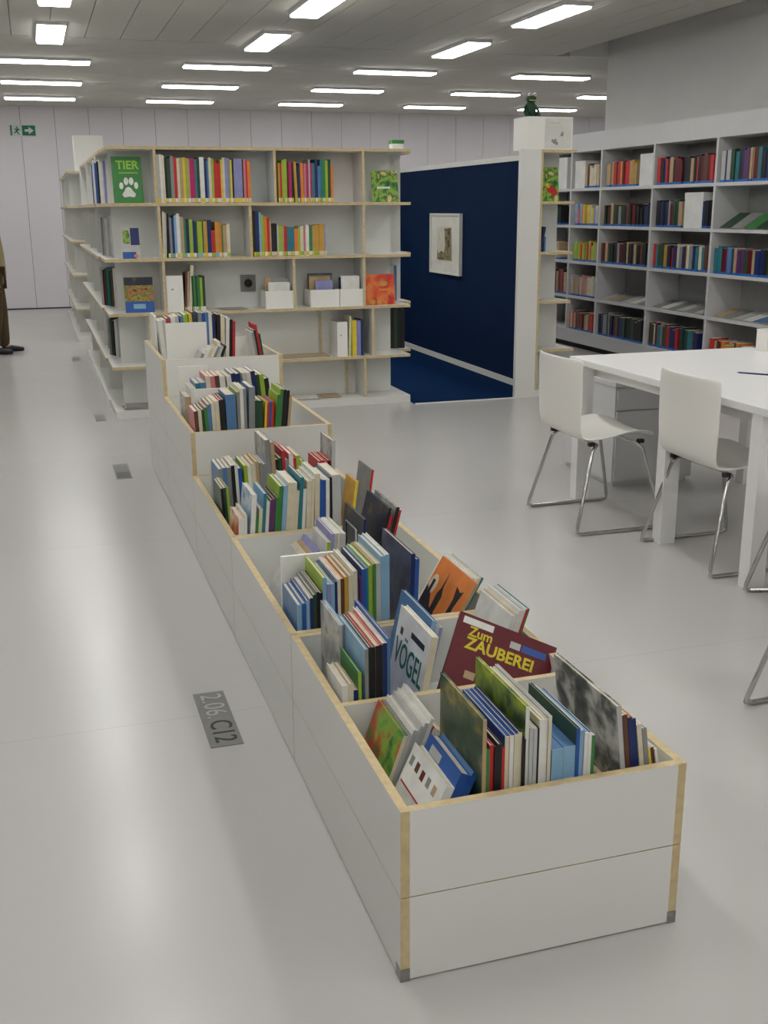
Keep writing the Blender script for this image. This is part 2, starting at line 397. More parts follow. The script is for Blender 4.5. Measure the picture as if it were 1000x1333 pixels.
# middle column
row(.787, 1.85, F1, [(8,350,250,0,'mossy picture','tan'),(8,280,210,0,'green'),(9,288,210,0,'red'),(6,285,210,0,'black'),(10,290,215,0,'black'),(7,277,210,0,'red'),
  (9,302,240,0,'blue','cream'),(9,303,240,0,'blue','white'),(9,305,240,0,'blue','cream'),(9,306,240,0,'navy','cream'),(6,292,215,0,'black'),(8,362,275,0,'yellow-green picture','white'),
  (8,315,250,0,'white','pale grey'),(8,313,250,0,'white','pale grey'),(4,312,250,0,'black'),(10,330,285,0,'cream','white'),(9,328,285,0,'white'),(7,335,285,0,'pale grey','cream')], "near trough's middle column", G1)
row(.945, 1.85, F1, [(27,255,140,0,'steel blue','sky blue','case'),(27,257,140,0,'steel blue','sky blue','case'),(8,297,240,0,'dark green','blue'),(9,290,240,0,'white','sky blue'),(8,285,235,0,'sky blue','white'),(8,283,235,0,'steel blue','white'),(8,275,225,0,'white','green')], "near trough's divider row", G1)
row(1.133, 1.85, F1, [(11,335,300,-7,'black-and-white picture','pale grey'),(11,312,290,-7,'white','brown'),(10,305,290,-7,'orange','navy'),(9,300,290,-7,'cream','navy'),(11,285,270,-8,'white','cream'),(11,275,260,-8,'pale grey','grey'),(6,222,200,-10,'yellow'),(7,225,200,-10,'white','brown'),(6,222,200,-10,'cream','white')], "near trough's right column", G1)
# rear compartment
G2 = 'books in the near trough'
row(.630, 2.362, F1, [(15,222,150,0,'white'),(13,225,150,0,'tan','cream'),(12,205,140,0,'cream','navy'),(8,252,170,0,'green','lime')], "near trough's rear compartment", G2)
row(.672, 2.54, F1, [(8,310,200,0,'grey picture','pale grey'),(8,308,200,0,'sky blue','grey')], "near trough's hidden pair", G2)
row(.688, 2.362, F1, [(9,312,250,0,'sky blue','grey'),(9,315,250,0,'black'),(8,313,250,0,'red','black'),(9,317,250,0,'cream','black'),(8,318,250,0,'red','black'),(11,322,270,0,'white','navy'),(9,332,290,0,'blue','steel blue')], "near trough's dark group", G2)
vg = book(.800, 2.362, F1, .018, .325, .245, 11, 'white', 'cream', 'white book titled VÖGEL in green leaning in the near trough', G2)
text('title', 'VÖGEL', .084, mat('ink green', (30, 110, 84), .5), vg, (-.0183, .122, .205), (0, -1, 0), (0, 0, 1), (.82, 1.15, 1), bold=.0006)
boxo('title_strip', (-.0184, -.018, .035, .135, .272, .288), MATS['book black'], vg)
boxo('cover_drawing', (-.0184, -.018, .03, .05, .02, .09), MATS['book black'], vg)
boxo('cover_drawing', (-.0184, -.018, .195, .215, .255, .275), MATS['book brown'], vg)
row(.845, 2.50, F1, [(12,312,260,13,'steel blue','sky blue'),(10,300,260,13,'sky blue','pale grey'),(10,290,255,13,'sky picture','lavender')], "near trough behind VÖGEL", G2)
row(1.075, 2.55, F1, [(8,285,220,18,'white'),(9,290,220,18,'cream','white'),(9,298,220,18,'white'),(8,298,215,18,'pale grey','white'),(6,300,215,18,'white','red'),(5,300,215,18,'teal','green')], "near trough's rear right corner", G2)
# dark red magic book, tilted across the others
u = Vector((.88, -.20, -.40)).normalized(); v0 = Vector((-.42, -.42, -.80)); v = (v0-u*v0.dot(u)).normalized(); nrm = u.cross(v).normalized()
TL = Vector((1.0, 2.515, .522)); Wb, Hb, Tb = .285, .235, .011
zb = thing('book', TL, 'large dark red magic book with yellow ZAUBEREI title tilted across trough', 'book', G2)
# local frame: u right, -v up, and front normal nf towards camera
nf = nrm if nrm.y < 0 else -nrm
def slab(a0, a1, b0, b1, c0, c1, mtl, name, parent=zb):
    q = []
    for cc in (c0, c1):
        for (aa, bb) in ((a0, b0), (a1, b0), (a1, b1), (a0, b1)): q.append(u*aa+v*bb+nf*cc)
    return MB().hexa(q).build(name, mtl, parent)
MATS['book dark red'].node_tree.nodes['Principled BSDF'].inputs['Roughness'].default_value = .4
slab(0, Wb, 0, Hb, 0, .0025, MATS['book dark red'], 'front_cover')
slab(0, Wb, 0, Hb, -Tb, -Tb+.0025, MATS['book dark red'], 'back_cover')
slab(0, .003, 0, Hb, -Tb+.0025, 0, MATS['book dark red'], 'spine')
slab(.003, Wb-.003, .003, Hb-.003, -Tb+.0025, 0, M_pages, 'pages')
slab(.012, .10, .008, .026, .0025, .003, MATS['book white'], 'cover_sticker')
slab(.155, .185, .028, .046, .0025, .003, MATS['book pale grey'], 'cover_emblem')
slab(.19, .262, .028, .046, .0025, .003, MATS['book blue'], 'cover_emblem')
slab(.055, .085, .145, .165, .0025, .003, MATS['book tan'], 'cover_emblem')
M_y = mat('ink yellow', (214, 196, 40), .45)
text('title', 'Zum', .036, M_y, zb, u*.07+v*.043+nf*.003, u, -v, (1, 1, 1), bold=.0008)
text('title', 'ZAUBEREI', .046, M_y, zb, u*.135+v*.075+nf*.003, u-v*.0, -v, (.98, .95, 1), bold=.0012)

# second trough
G3 = 'books in the second trough'
row(.628, 2.835, F1, [(13,265,200,0,'steel blue','sky blue'),(11,268,200,0,'steel blue','blue'),(9,275,205,0,'blue','sky blue'),(9,282,205,0,'white','navy'),(9,290,210,0,'grey','dark green'),(8,297,210,0,'grey','black'),(9,293,210,0,'black'),(11,338,215,0,'lime','sky blue'),(10,318,215,0,'sky blue','lavender'),(10,318,215,0,'sky blue'),(7,322,215,0,'navy'),
 (8,330,220,0,'white','cream'),(10,330,220,0,'orange','brown'),(11,335,220,0,'tan','gold'),(13,338,225,0,'tan','cream'),(11,350,225,0,'white','cream'),(6,325,225,0,'purple'),(6,330,225,0,'navy','purple'),(12,352,230,0,'navy','blue'),(6,355,230,0,'sky blue','teal'),(12,360,230,0,'lime','lime'),(8,365,230,0,'tan','green'),(13,365,230,0,'cream','pale grey'),(13,385,235,0,'sky blue'),(12,388,235,0,'white','sky blue')], "second trough's front rank", G3, scale=1.06)
row(.958, 2.835, F1, [(12,382,285,2,'night-blue picture','navy'),(13,365,250,2,'navy','blue')], "second trough beside the orange book", G3)
ob = book(1.02, 2.84, F1, .010, .305, .285, 30, 'orange', 'tan', 'orange book with black night silhouettes on its cover in second trough', G3)
cv = MB()
def cpoly(poly, mi, dx): cv.prism(poly, (-.010, 0, 0), (0, 1, 0), (0, 0, 1), (-.0004*dx, 0, 0), mi)
cpoly([(0.002, .002), (.283, .002), (.283, .20), (.24, .19), (.20, .15), (.15, .14), (.10, .13), (.05, .09), (.002, .08)], 0, 1)
cpoly([(.16, .1), (.19, .1), (.195, .20), (.185, .22), (.18, .28), (.172, .225), (.155, .20)], 0, 1.2)
cpoly([(.05, .08), (.085, .1), (.08, .22), (.095, .26), (.06, .25), (.04, .26), (.055, .2)], 0, 1.3)
cpoly([(.25+.028*math.cos(a_*.628), .215+.034*math.sin(a_*.628)) for a_ in range(10)], 1, 1)
cpoly([(.245, .16), (.26, .16), (.262, .23), (.243, .23)], 0, 1.5)
cv.build('cover_picture', [mat('ink night', (22, 26, 36), .4), MATS['book cream']], ob)
row(1.036, 2.90, F1, [(9,300,260,30,'white','cream'),(9,300,260,30,'white'),(9,298,260,30,'cream'),(8,298,255,30,'pale grey','teal')], "second trough's right edge", G3)
def bookend(x0, x1, y, z, h, label):
    t = thing('bookend', ((x0+x1)/2, y, z), label, 'bookend', 'white metal bookends'); hw = (x1-x0)/2
    boxo('upright', (-hw, hw, 0, .012, 0, h), M_plastic, t); boxo('foot', (-hw, hw, .012, .10, 0, .003), M_plastic, t); return t
bookend(.635, .80, 3.075, F1, .335, 'white panel bookend standing behind the blue books in second trough')
row(.64, 3.33, F1, [(10,255,200,28,'pale grey','white'),(9,265,200,28,'cream','pale grey'),(9,275,200,28,'tan','cream'),(9,290,205,27,'lavender')], "second trough's leaning group", G3)
row(.83, 3.33, F1, [(13,285,200,3,'white','lime'),(11,312,210,3,'lavender'),(9,312,210,3,'white','pale grey'),(9,314,210,3,'white','cream'),(9,312,210,3,'pale grey'),(9,310,210,3,'white','pale grey')], "second trough's white group", G3)
t = thing('wire_bookend', (.935, 3.30, F1), 'thin wire bookend beside the white books in second trough', 'bookend')
MB().tube([(0, 0, 0), (0, 0, .33), (0, .12, .33), (0, .12, 0)], .0035, 6).build('wire_loop', M_metal, t)
row(.945, 3.36, F1, [(9,345,240,6,'dark picture','navy'),('gap',22),(10,385,260,14,'dark picture','black'),(10,360,240,14,'green','red'),('gap',5),(12,385,250,14,'grey picture','black'),(7,375,240,14,'white','red')], "second trough's rear right half", G3)

# third trough
G4 = 'books in the third trough'
row(.628, 3.825, F1, [(16,250,190,2,'orange-red picture','white'),(7,262,190,2,'white'),(13,338,210,5,'sky picture','white'),(9,258,190,5,'tan','green'),(9,280,190,5,'white','cream'),(9,338,200,5,'sky blue','teal'),(9,308,200,5,'lime','white'),(8,312,200,5,'purple'),(7,315,200,5,'brown','purple'),(7,320,200,5,'dark green','green'),(11,362,215,5,'lime','green'),(12,362,215,5,'sky blue'),(24,372,220,5,'white','cream'),(8,340,215,5,'tan','cream'),(10,390,220,4,'teal'),(9,345,220,4,'pale grey','white'),(13,372,220,3,'cream'),(8,382,220,3,'white','cream'),(14,398,225,2,'white','cream'),('gap',6),(7,375,220,1,'sky blue','blue'),(9,372,220,1,'white','blue'),(10,374,220,1,'white'),(7,380,220,1,'navy','black'),(24,388,225,0,'white','pale grey'),('gap',8),(8,360,140,8,'gold','yellow')], "third trough's front rank", G4, scale=1.36)
row(.632, 4.14, F1, [(12,290,190,-2,'dark green','black'),(9,292,190,-2,'cream','dark green'),(9,295,190,-2,'dark green','lime')], "third trough's left edge", G4)
row(.660, 4.36, F1, [(11,318,200,-2,'steel blue','grey'),(11,320,200,-2,'grey','steel blue'),(10,320,200,-2,'grey'),(9,328,200,-2,'white','black'),(8,330,200,-2,'cream','white'),(9,315,200,-2,'blue'),('gap',8),(10,325,200,-2,'lime'),(9,322,200,-2,'white'),(11,330,200,-2,'tan','cream'),(10,335,200,-2,'gold','tan'),(9,330,200,-2,'sky blue','grey'),(8,325,200,-2,'lavender','grey'),(14,425,230,-2,'grey picture','grey'),(10,415,230,-2,'lavender','tan'),(9,340,200,-2,'lime','black'),(9,345,200,-2,'black','dark green'),(7,375,210,-2,'red'),(10,335,200,-2,'black','grey'),(11,360,210,-2,'pink','white'),(7,340,200,-2,'red'),(10,350,210,-2,'cream','lime'),(9,330,200,-2,'green','lime')], "third trough's rear rank", G4, scale=1.62)
row(1.075, 4.40, F1, [(13,310,190,2,'red'),(13,312,190,2,'red'),(13,308,190,2,'red'),(13,310,190,2,'red','dark red'),('gap',4),(16,395,200,2,'grey picture','pale grey')], "third trough's rear right corner", G4)
row(1.16, 4.02, F1, [(9,350,190,8,'grey','red')], "third trough's right edge", G4)
bookend(.655, .76, 4.62, F1, .30, 'white panel bookend at the back of the third trough')

# fourth trough (middle height)
G5 = 'books in the fourth trough'
row(.632, 4.825, F2, [(12,285,190,-2,'pink','brown'),(10,288,190,-2,'dark green','cream'),(9,290,190,-2,'green','dark green'),(9,300,190,-2,'pink','green'),(11,312,200,-2,'grey','steel blue'),(10,318,200,-2,'cream'),(13,325,200,-2,'white','cream'),(8,330,200,-2,'red','black'),(8,332,200,-2,'black'),(30,352,200,-1,'steel blue'),(9,362,210,0,'lime','grey'),(10,378,210,0,'white'),(9,375,210,0,'cream','grey'),(18,380,215,2,'steel blue','grey'),(10,318,200,2,'leafy picture','dark green'),(14,316,200,2,'dark green'),(6,310,190,4,'yellow'),(7,308,190,4,'red'),(7,308,190,4,'navy','blue'),(7,308,190,4,'red'),(8,340,200,6,'lime','green'),(9,365,210,6,'lime','green'),(10,362,210,6,'black'),(9,358,210,6,'grey','black'),(8,330,200,6,'red','tan')], "fourth trough's front rank", G5, scale=1.5)
bookend(.66, .83, 5.07, F2, .345, 'white panel bookend in the middle of the fourth trough')
row(.632, 5.20, F2, [(16,290,190,0,'grey picture','tan'),('gap',10),(14,330,200,-2,'white'),(14,352,200,-3,'steel blue','teal'),(14,354,200,-3,'sky blue','steel blue'),(12,385,210,-4,'pink','cream'),(12,382,210,-4,'tan','pink'),(12,385,210,-4,'pink','brown'),(14,380,210,-4,'white'),('gap',16),(12,380,210,-5,'cream','white'),(12,392,210,-5,'lavender','navy'),(12,390,210,-5,'navy'),('gap',10),(12,392,210,-5,'white','pale grey'),(10,392,210,-5,'white','cream'),(12,398,210,-5,'lavender','navy'),(10,380,210,-5,'dark green'),(12,380,210,-5,'lime'),(12,360,210,-6,'black')], "fourth trough's rear rank", G5, scale=1.8)
bookend(.64, .79, 5.50, F2, .395, 'white panel bookend at the back of the fourth trough')
# fifth trough (tallest)
G6 = 'books in the fifth trough'
row(.70, 5.865, F3, [('gap',12),(14,235,180,26,'pale grey','grey'),(18,250,180,26,'white'),(16,265,180,26,'white','cream'),(14,275,180,26,'cream','white'),(12,270,180,24,'pale grey','grey'),(16,270,180,24,'white','pale grey'),(14,265,180,20,'black'),('gap',10),(14,250,180,8,'cream'),('gap',14),(18,275,180,0,'cream','white')], "fifth trough's front rank", G6)
row(1.135, 5.87, F3, [(12,320,200,-8,'white','grey'),(12,330,200,-8,'grey','black'),(10,360,200,-8,'red'),(10,310,200,-8,'green','dark green')], "fifth trough's right end", G6)
bookend(.655, .88, 6.09, F3, .36, 'broad white panel bookend in the fifth trough')
row(.66, 6.28, F3, [(16,355,200,-4,'white'),(14,360,200,-4,'white','pale grey'),(12,370,200,-5,'dark red','red'),('gap',8),(16,375,200,-5,'white'),(14,380,200,-5,'white','pale grey'),(12,380,200,-4,'blue','steel blue'),(16,388,200,-4,'lime'),(12,388,200,-3,'lime','yellow'),(10,400,200,-3,'red','dark green'),(13,395,200,0,'steel blue','grey'),(12,392,200,0,'steel blue','blue'),(13,395,200,0,'grey','steel blue'),(12,395,200,0,'cream','white'),(12,385,200,0,'navy'),(12,380,200,2,'brown','black'),(16,372,200,2,'grey picture','cream'),(14,360,200,3,'pale grey','white'),(12,350,200,3,'dark green','black'),(10,340,200,3,'red')], "fifth trough's rear rank", G6, scale=1.5)
t = thing('bookend', (.632, 6.5, F3), 'white panel bookend set lengthwise at the back of the fifth trough', 'bookend', 'white metal bookends')
boxo('upright', (-.006, .006, -.12, .12, 0, .375), M_plastic, t); boxo('foot', (.006, .02, -.12, .12, 0, .003), M_plastic, t)

# ================================================================== TALL SHELVES
SY, SB, SX0, SX1 = 8.47, 8.74, .50, 2.885          # front edge, back panel, left and right ends
BZ = (.4, .8, 1.2, 1.6, 2.0)
t = thing('bookshelf', (SX0, SY, 0), 'white double-sided bookshelf with plywood edges facing the troughs', 'bookshelf')
o = (SX0, SY, 0)
def part(name, a, thin=None, mats=WP, par=None, org=None): return boxo(name, rel(a, org or o), mats, par or t, thin)
part('plinth', (SX0, SX1, SY, 9.05, 0, .06), 2, [M_white, M_white])
for k, z in enumerate(BZ):
    part('shelf_board', ((SX0 if z < 2 else .555), SX1, SY, 9.05, z-.022, z), 2)
for k in range(5):
    z0 = .06 if k == 0 else BZ[k-1]; z1 = BZ[k]-.022
    part('back_panel', (.78, 2.80, SB, SB+.02, z0, z1), 1, [M_white, M_white])
    part('back_panel', (.585, .78, SB, SB+.02, z0, z1), 1, [M_white, M_white])
ups = {4: (.905, 1.80, 2.50), 3: (.915, 1.60, 2.50), 2: (.925, 1.93, 2.50), 1: (.80, 2.57), 0: (2.50,)}
for k, xs in ups.items():
    z0 = .06 if k == 0 else BZ[k-1]; z1 = BZ[k]-.022
    for xx in xs:
        part('upright', (xx-.010, xx+.010, SY+.004, SB, z0, z1), 0)
    for xx in (1.1, 2.74): part('rear_upright', (xx-.010, xx+.010, SB+.02, 9.028, z0, z1), 0)
part('back_rail', (2.18, 2.20, SB-.022, SB, .4, .778), 0) ; part('back_rail', (2.40, 2.42, SB-.03, SB, .06, .378), 0)
for k, z in enumerate(BZ): part('rear_board', (SX1, 3.0, 8.80, 9.05, z-.022, z), 2)
for k in range(1, 5): part('rear_panel', (2.80, 2.985, 9.03, 9.048, BZ[k-1], BZ[k]-.022), 1, [M_white, M_white])
# socket in the back panel
s = thing('wall_socket', (1.61, SB, .985), 'grey wall socket in the shelf back panel', 'socket')
boxo('plate', (-.06, .06, -.012, 0, -.065, .065), M_plate, s)
MB().tube([(0, -.012, 0), (0, -.016, 0)], .032, 14).build('socket_hole', M_dark, s)

st = lambda a: (lambda n: a[n % len(a)])
def mk(s, d=190, lean=0):
    out = []
    for e in s.split():
        if e.startswith('gap'): out.append(('gap', float(e[3:]))); continue
        c, tt, hh = e.split(':')[:3]; sp = None
        c = c.replace('_', ' ')
        if '/' in c: c, sp = c.split('/')
        l = float(e.split(':')[3]) if e.count(':') > 2 else lean
        out.append((float(tt), float(hh), d, l, c, sp))
    return out
GS = 'books on the tall plywood-edged bookshelf'
row(.918, SY+.03, 1.6, mk("pale_grey:20:345 white:16:345 cream:16:340 black:16:320 dark_green:22:315 grey:22:335 red:20:325 cream:18:318 tan:22:322 yellow:16:325 lime:10:322 tan:18:315 magenta:34:318 teal:14:312 dark_green:18:325 white:30:328 navy:18:318 steel_blue:12:300 cream:18:325 lime:16:318 red:16:300 red:30:285 yellow:12:312 cream:16:325 lavender:20:325 grey:16:318 yellow:12:310 black:12:318 white/lavender:58:318 black:8:315 pink:16:315 red:10:310 sky_blue/orange:22:300"), "bookshelf's top left section", GS, sticker=st(['white', 'yellow', 'white', 'cream', 'yellow']), scale=1.09)
row(1.83, SY+.03, 1.6, mk("gold:14:290 red:14:285 lime:20:312 lime:18:318 dark_red:14:300 magenta:22:300 black:14:290 gold:22:300:-2 navy:18:290 orange:24:292:-1 pink:20:288 magenta:16:285 pale_grey:12:318 magenta:16:290 teal:20:290 navy:22:318 white/steel_blue:18:270 teal:18:318 green:22:318 lime:20:312 dark_green:22:318 orange:20:275"), "bookshelf's top middle section", GS, sticker=st(['yellow', 'white', 'yellow', 'lime', 'cream']), scale=1.0)
row(.928, SY+.03, 1.2, mk("cream:16:340:2 pale_grey:12:325:2 black:14:325 grey:16:295 navy:16:290 sky_blue:16:310 white:22:322 pale_grey:10:300 tan:16:300 green:16:285 navy:20:285 lime:24:282 navy:20:270 dark_green:10:265 lime:34:265 dark_green:8:250 gold:26:268 navy:28:275 red:26:200 gold:24:262 orange:20:255 green:10:240 tan:26:235 cream:22:245"), "bookshelf's second row, left section", GS, sticker=st(['sky blue', 'white', 'yellow', 'white', 'lime']), scale=1.08)
row(1.622, SY+.03, 1.2, mk("yellow/black:16:340 navy:22:335 sky_blue:14:330 lime:18:310 orange:18:300 red:16:285 tan:10:270 black:36:245 pale_grey:10:240 lime:24:230 tan:10:225 red:20:225 teal:24:218 teal:24:215 sky_blue/orange:24:205 lime:14:215 cream:22:225 pink:12:215 white:22:232 green:22:220 tan:10:225 gold:34:232 gold:34:235 lavender:8:230 pale_grey:10:170"), "bookshelf's second row, right section", GS, sticker=st(['white', 'yellow', 'lime', 'cream', 'yellow']), scale=1.2)
def file_box(x, z, w_, h, label, d=.22):
    f = thing('file_box', (x, SY+.03, z), label, 'file box', 'white file boxes on the bookshelf')
    k = MB(); k.box(0, w_, 0, .003, 0, h); k.box(0, w_, d-.003, d, 0, h); k.box(0, .003, .003, d-.003, 0, h); k.box(w_-.003, w_, .003, d-.003, 0, h); k.box(.003, w_-.003, .003, d-.003, 0, .003)
    k.build('box_body', M_plastic, f)
    boxo('lid', (.003, w_-.003, .003, d-.003, h-.02, h-.002), mat('file lid', (200, 200, 194), .6), f)
    boxo('label_dot', (w_*.3, w_*.42, -.0008, 0, h*.6, h*.64), MATS['book grey'], f)
    return f
file_box(.94, .8, .125, .27, 'tall white file box on the third shelf beside green books')
row(1.07, SY+.03, .8, mk("brown:16:290:4 tan:14:300:4 cream:26:345:5 gap6 dark_green:14:265 green:18:270 dark_green:12:260 green:20:255 lime:18:250 dark_green:22:262"), "bookshelf's third row", GS, sticker=st(['white', 'lime', 'white']), scale=.95)
def tray(x, w_, label, fill):
    f = thing('magazine_box', (x, SY+.02, .8), label, 'magazine box', 'white magazine boxes on the third shelf')
    h, d = .135, .22
    k = MB(); k.box(0, w_, 0, .004, 0, h); k.box(0, w_, d-.004, d, 0, h); k.box(0, .004, .004, d-.004, 0, h); k.box(w_-.004, w_, .004, d-.004, 0, h); k.box(.004, w_-.004, .004, d-.004, 0, .004)
    k.build('box_body', M_plastic, f)
    n = 1
    for (a0, a1, yy, hh, c) in fill:
        boxo('booklet', (a0, a1, yy, yy+.016, .0045, hh), MATS['book '+c], f, label=f'{c} booklet')
    return f
tray(1.70, .245, 'white magazine box with leaflets, left of the upright', [(.03, .20, .03, .20, 'white'), (.01, .06, .08, .235, 'tan'), (.05, .21, .12, .225, 'pale grey'), (.09, .19, .06, .175, 'navy')])
tray(2.06, .235, 'white magazine box filled with dark booklets', [(.05, .19, .03, .205, 'lavender'), (.01, .18, .08, .235, 'tan'), (.02, .21, .13, .245, 'grey'), (.02, .22, .16, .252, 'dark green')])
tray(2.30, .20, 'white magazine box with pale booklets beside the red book', [(.02, .17, .03, .235, 'white'), (.03, .17, .10, .24, 'pale grey'), (.01, .06, .06, .225, 'navy')])
file_box(2.275, .4, .085, .275, 'narrow white file box on the fourth shelf')
row(2.368, SY+.03, .4, mk("cream:16:320:2 lime:8:300:2 gap8 yellow:38:285 lavender:14:275 lavender:22:280 navy:22:290"), "bookshelf's fourth row at the right", GS, scale=.95)
row(.818, SY+.03, .4, mk("white:18:215 navy:20:225 white:14:230 steel_blue:18:220"), "bookshelf's fourth row at the left", GS)
# papers on the boards
def papers(x, y, z, n, label, sx=.21, sy=.29):
    f = thing('paper_stack', (x, y, z), label, 'papers', 'loose papers on the shelves')
    for k in range(n):
        a = MB().box(-sx/2, sx/2, -sy/2, sy/2, 0, .003).build('sheet', MATS['book '+['pale grey', 'grey', 'tan', 'white'][k % 4]], f, loc=(rnd.uniform(-.03, .03), rnd.uniform(-.008, .008), k*.0031), rot=(0, 0, rnd.uniform(-.15, .15)))
    return f
papers(2.02, SY+.14, .06, 4, 'loose papers lying on the bookshelf plinth', .26, .2); papers(2.22, SY+.15, .06, 3, 'second pile of loose papers on the plinth at right', .15, .2)
papers(2.0, SY+.14, .4, 3, 'flat papers on the empty fourth shelf', .4, .22); papers(.69, SY+.15, .06, 6, 'heap of crumpled papers on the plinth at the corner', .2, .2)
papers(1.45, SY+.12, .8, 2, 'flat papers on the third shelf under the socket', .2, .18)

# face-out books on the bookshelf
def faceout(x, z, w_, h, cover, label, tilt=12, t_=.012, y=None, cut=None):
    y = SY+.05 if y is None else y
    r_ = thing('book', (x, y, z), label, 'book', 'books displayed cover outwards', (R(-tilt), 0, 0))
    boxo('cover', (0, w_, 0, .002, 0, h), MATS['book '+cover] if isinstance(cover, str) else cover, r_)
    boxo('pages', (.001, w_-.003, .002, t_-.002, .002, h-.002), M_pages, r_)
    boxo('back_cover', (0, w_, t_-.002, t_, 0, h), MATS['book '+cover] if isinstance(cover, str) else cover, r_)
    return r_
b_ = faceout(.60, 1.6, .215, .335, 'green', 'green animal book with white paw print standing cover outwards', 10)
text('title', 'TIER', .085, mat('ink lime', (150, 200, 60), .5), b_, (.112, -.001, .272), (1, 0, 0), (0, 0, 1), (.98, 1.0, 1), bold=.002)
boxo('subtitle', (.05, .185, -.0008, 0, .215, .222), MATS['ink lime'], b_)
k = MB()
def disc(cx, cz, rx, rz, n=12): k.prism([(cx+rx*math.cos(i*2*math.pi/n), cz+rz*math.sin(i*2*math.pi/n)) for i in range(n)], (0, -.0002, 0), (1, 0, 0), (0, 0, 1), (0, -.0008, 0))
k.prism([(.062, .062), (.075, .042), (.112, .048), (.15, .042), (.162, .065), (.14, .09), (.125, .112), (.108, .118), (.09, .108), (.08, .088)], (0, -.0002, 0), (1, 0, 0), (0, 0, 1), (0, -.0008, 0))
disc(.06, .125, .015, .025); disc(.096, .158, .017, .028); disc(.133, .158, .017, .028); disc(.167, .128, .015, .025)
k.build('paw_print', MATS['book white'], b_)
b_ = faceout(.635, 1.2, .13, .225, 'pale grey', 'small blue and pale book standing cover outwards on second shelf', 10)
boxo('cover_block', (.065, .13, -.0008, 0, .10, .225), MATS['book navy'], b_); boxo('cover_block', (.0, .10, -.0008, 0, 0, .05), MATS['book blue'], b_); boxo('cover_block', (.01, .06, -.0008, 0, .11, .21), MATS['book leafy picture'], b_); boxo('cover_block', (.085, .115, -.001, -.0008, .01, .03), MATS['book orange'], b_)
b_ = faceout(.63, .8, .215, .265, 'harvest picture', 'colourful harvest book with blue band standing on third shelf', 10)
boxo('cover_band', (-.0, .215, -.0008, 0, .0, .085), MATS['book blue'], b_); boxo('cover_band', (.06, .15, -.0016, -.0008, .03, .065), MATS['book sky blue'], b_); boxo('cover_band', (.0, .215, -.0008, 0, .205, .265), MATS['book dark picture'], b_)
b_ = faceout(2.59, 1.6, .215, .245, 'leafy picture', 'green jungle picture book leaning on the top right shelf', 12)
boxo('title_strip', (.04, .15, -.0008, 0, .105, .12), MATS['book white'], b_)
b_ = faceout(2.53, .8, .245, .245, 'red picture', 'bright red square picture book leaning on the third shelf', 10)
disc_k = MB(); k = disc_k; disc(.15, .17, .035, .022); disc(.05, .025, .025, .02); disc(.11, .02, .02, .018); k.build('cover_picture', MATS['book gold'], b_)
boxo('title_strip', (.11, .21, -.0008, 0, .11, .13), MATS['book orange'], b_)
b_ = thing('display_box', (2.78, 8.60, 2.0), 'small green and white box on the bookshelf top right corner', 'box')
boxo('box_body', (0, .09, 0, .09, 0, .045), MATS['book white'], b_); boxo('box_lid', (-.004, .094, -.004, .094, .045, .072), MATS['book green'], b_)
# dark books seen through the open end
row(2.765, 8.86, .8, mk("black:34:280 pale_grey:36:270 pale_grey:34:300 steel_blue:26:290", d=150), "bookshelf's far side, third row", GS)
row(2.765, 8.86, 1.6, mk("brown:20:280 dark_green:16:270 black:16:260", d=150), "bookshelf's far side, top row", GS)
row(2.765, 8.86, .4, mk("black:34:340 black:36:335 black:34:340 dark_green:30:330 black:34:335 black:30:330", d=150), "bookshelf's far side, fourth row", GS)

# side run along the aisle, and a second run beyond it
def side_run(x0, y0, y1, label, xt):
    q = (x0, y0, 0)
    r_ = thing('aisle_bookshelf', q, label, 'bookshelf', 'bookshelves along the aisle')
    part('plinth', (x0, x0+.34, y0, y1, 0, .06), 2, [M_white, M_white], r_, q)
    for z in BZ: part('shelf_board', (xt if z == 2 else x0, x0+.34, y0, y1, z-.022, z), 2, WP, r_, q)
    for k in range(5):
        z0 = .06 if k == 0 else BZ[k-1]; z1 = BZ[k]-.022
        part('back_panel', (x0+.32, x0+.34, y0, y1, z0, z1), 0, [M_white, M_white], r_, q)
        n = max(2, round((y1-y0)/1.0)); off = (k % 2)*.35
        for i in range(n):
            yy = y0+.55+off+(y1-y0-.6-off)*i/(n-1)
            part('upright', (x0+.05, x0+.32, yy-.01, yy+.01, z0, z1), 1, WP, r_, q)
    return r_
side_run(.485, 9.055, 12.5, 'white plywood-edged bookshelf along the aisle, nearer run', .545)
side_run(.435, 13.9, 17.6, 'white plywood-edged bookshelf along the aisle, farther run', .45)
GA = 'books on the aisle shelves'
FAR = []
def arow(yleft, xf, z, s, where):
    a = yleft
    for (tt, hh, dd, ll, c, sp) in mk(s):
        FAR.append((c, (xf+rnd.uniform(0, .012), xf+.19, a-tt/1000, a, z, z+hh/1000))); a -= tt/1000+.001
arow(10.42, .545, 1.6, "white:30:330 cream:24:320 blue:40:330 black:36:335 brown:20:310 white:30:320 pale_grey:40:325", "aisle shelf, top row")
arow(9.55, .545, 1.2, "pale_grey:30:290 white:26:300 black:24:270 white:30:280", "aisle shelf, second row")
arow(9.75, .545, .8, "brown:24:300 white:30:290 dark_green:24:280 teal:20:290 dark_red:24:300 white:40:240", "aisle shelf, third row")
arow(9.85, .545, .4, "white:24:290 grey:24:280 black:24:300 white:30:290 pale_grey:30:270", "aisle shelf, fourth row")
arow(14.8, .50, 1.6, "white:60:330 cream:50:330 tan:30:310 white:60:320 pale_grey:50:330", "far aisle shelf, top row")
arow(14.7, .50, .8, "red:40:300 white:60:290 grey:40:300 purple:40:280", "far aisle shelf, third row")
arow(15.0, .50, .4, "black:40:200 white:60:210 navy:40:220 grey:60:200", "far aisle shelf, fourth row")
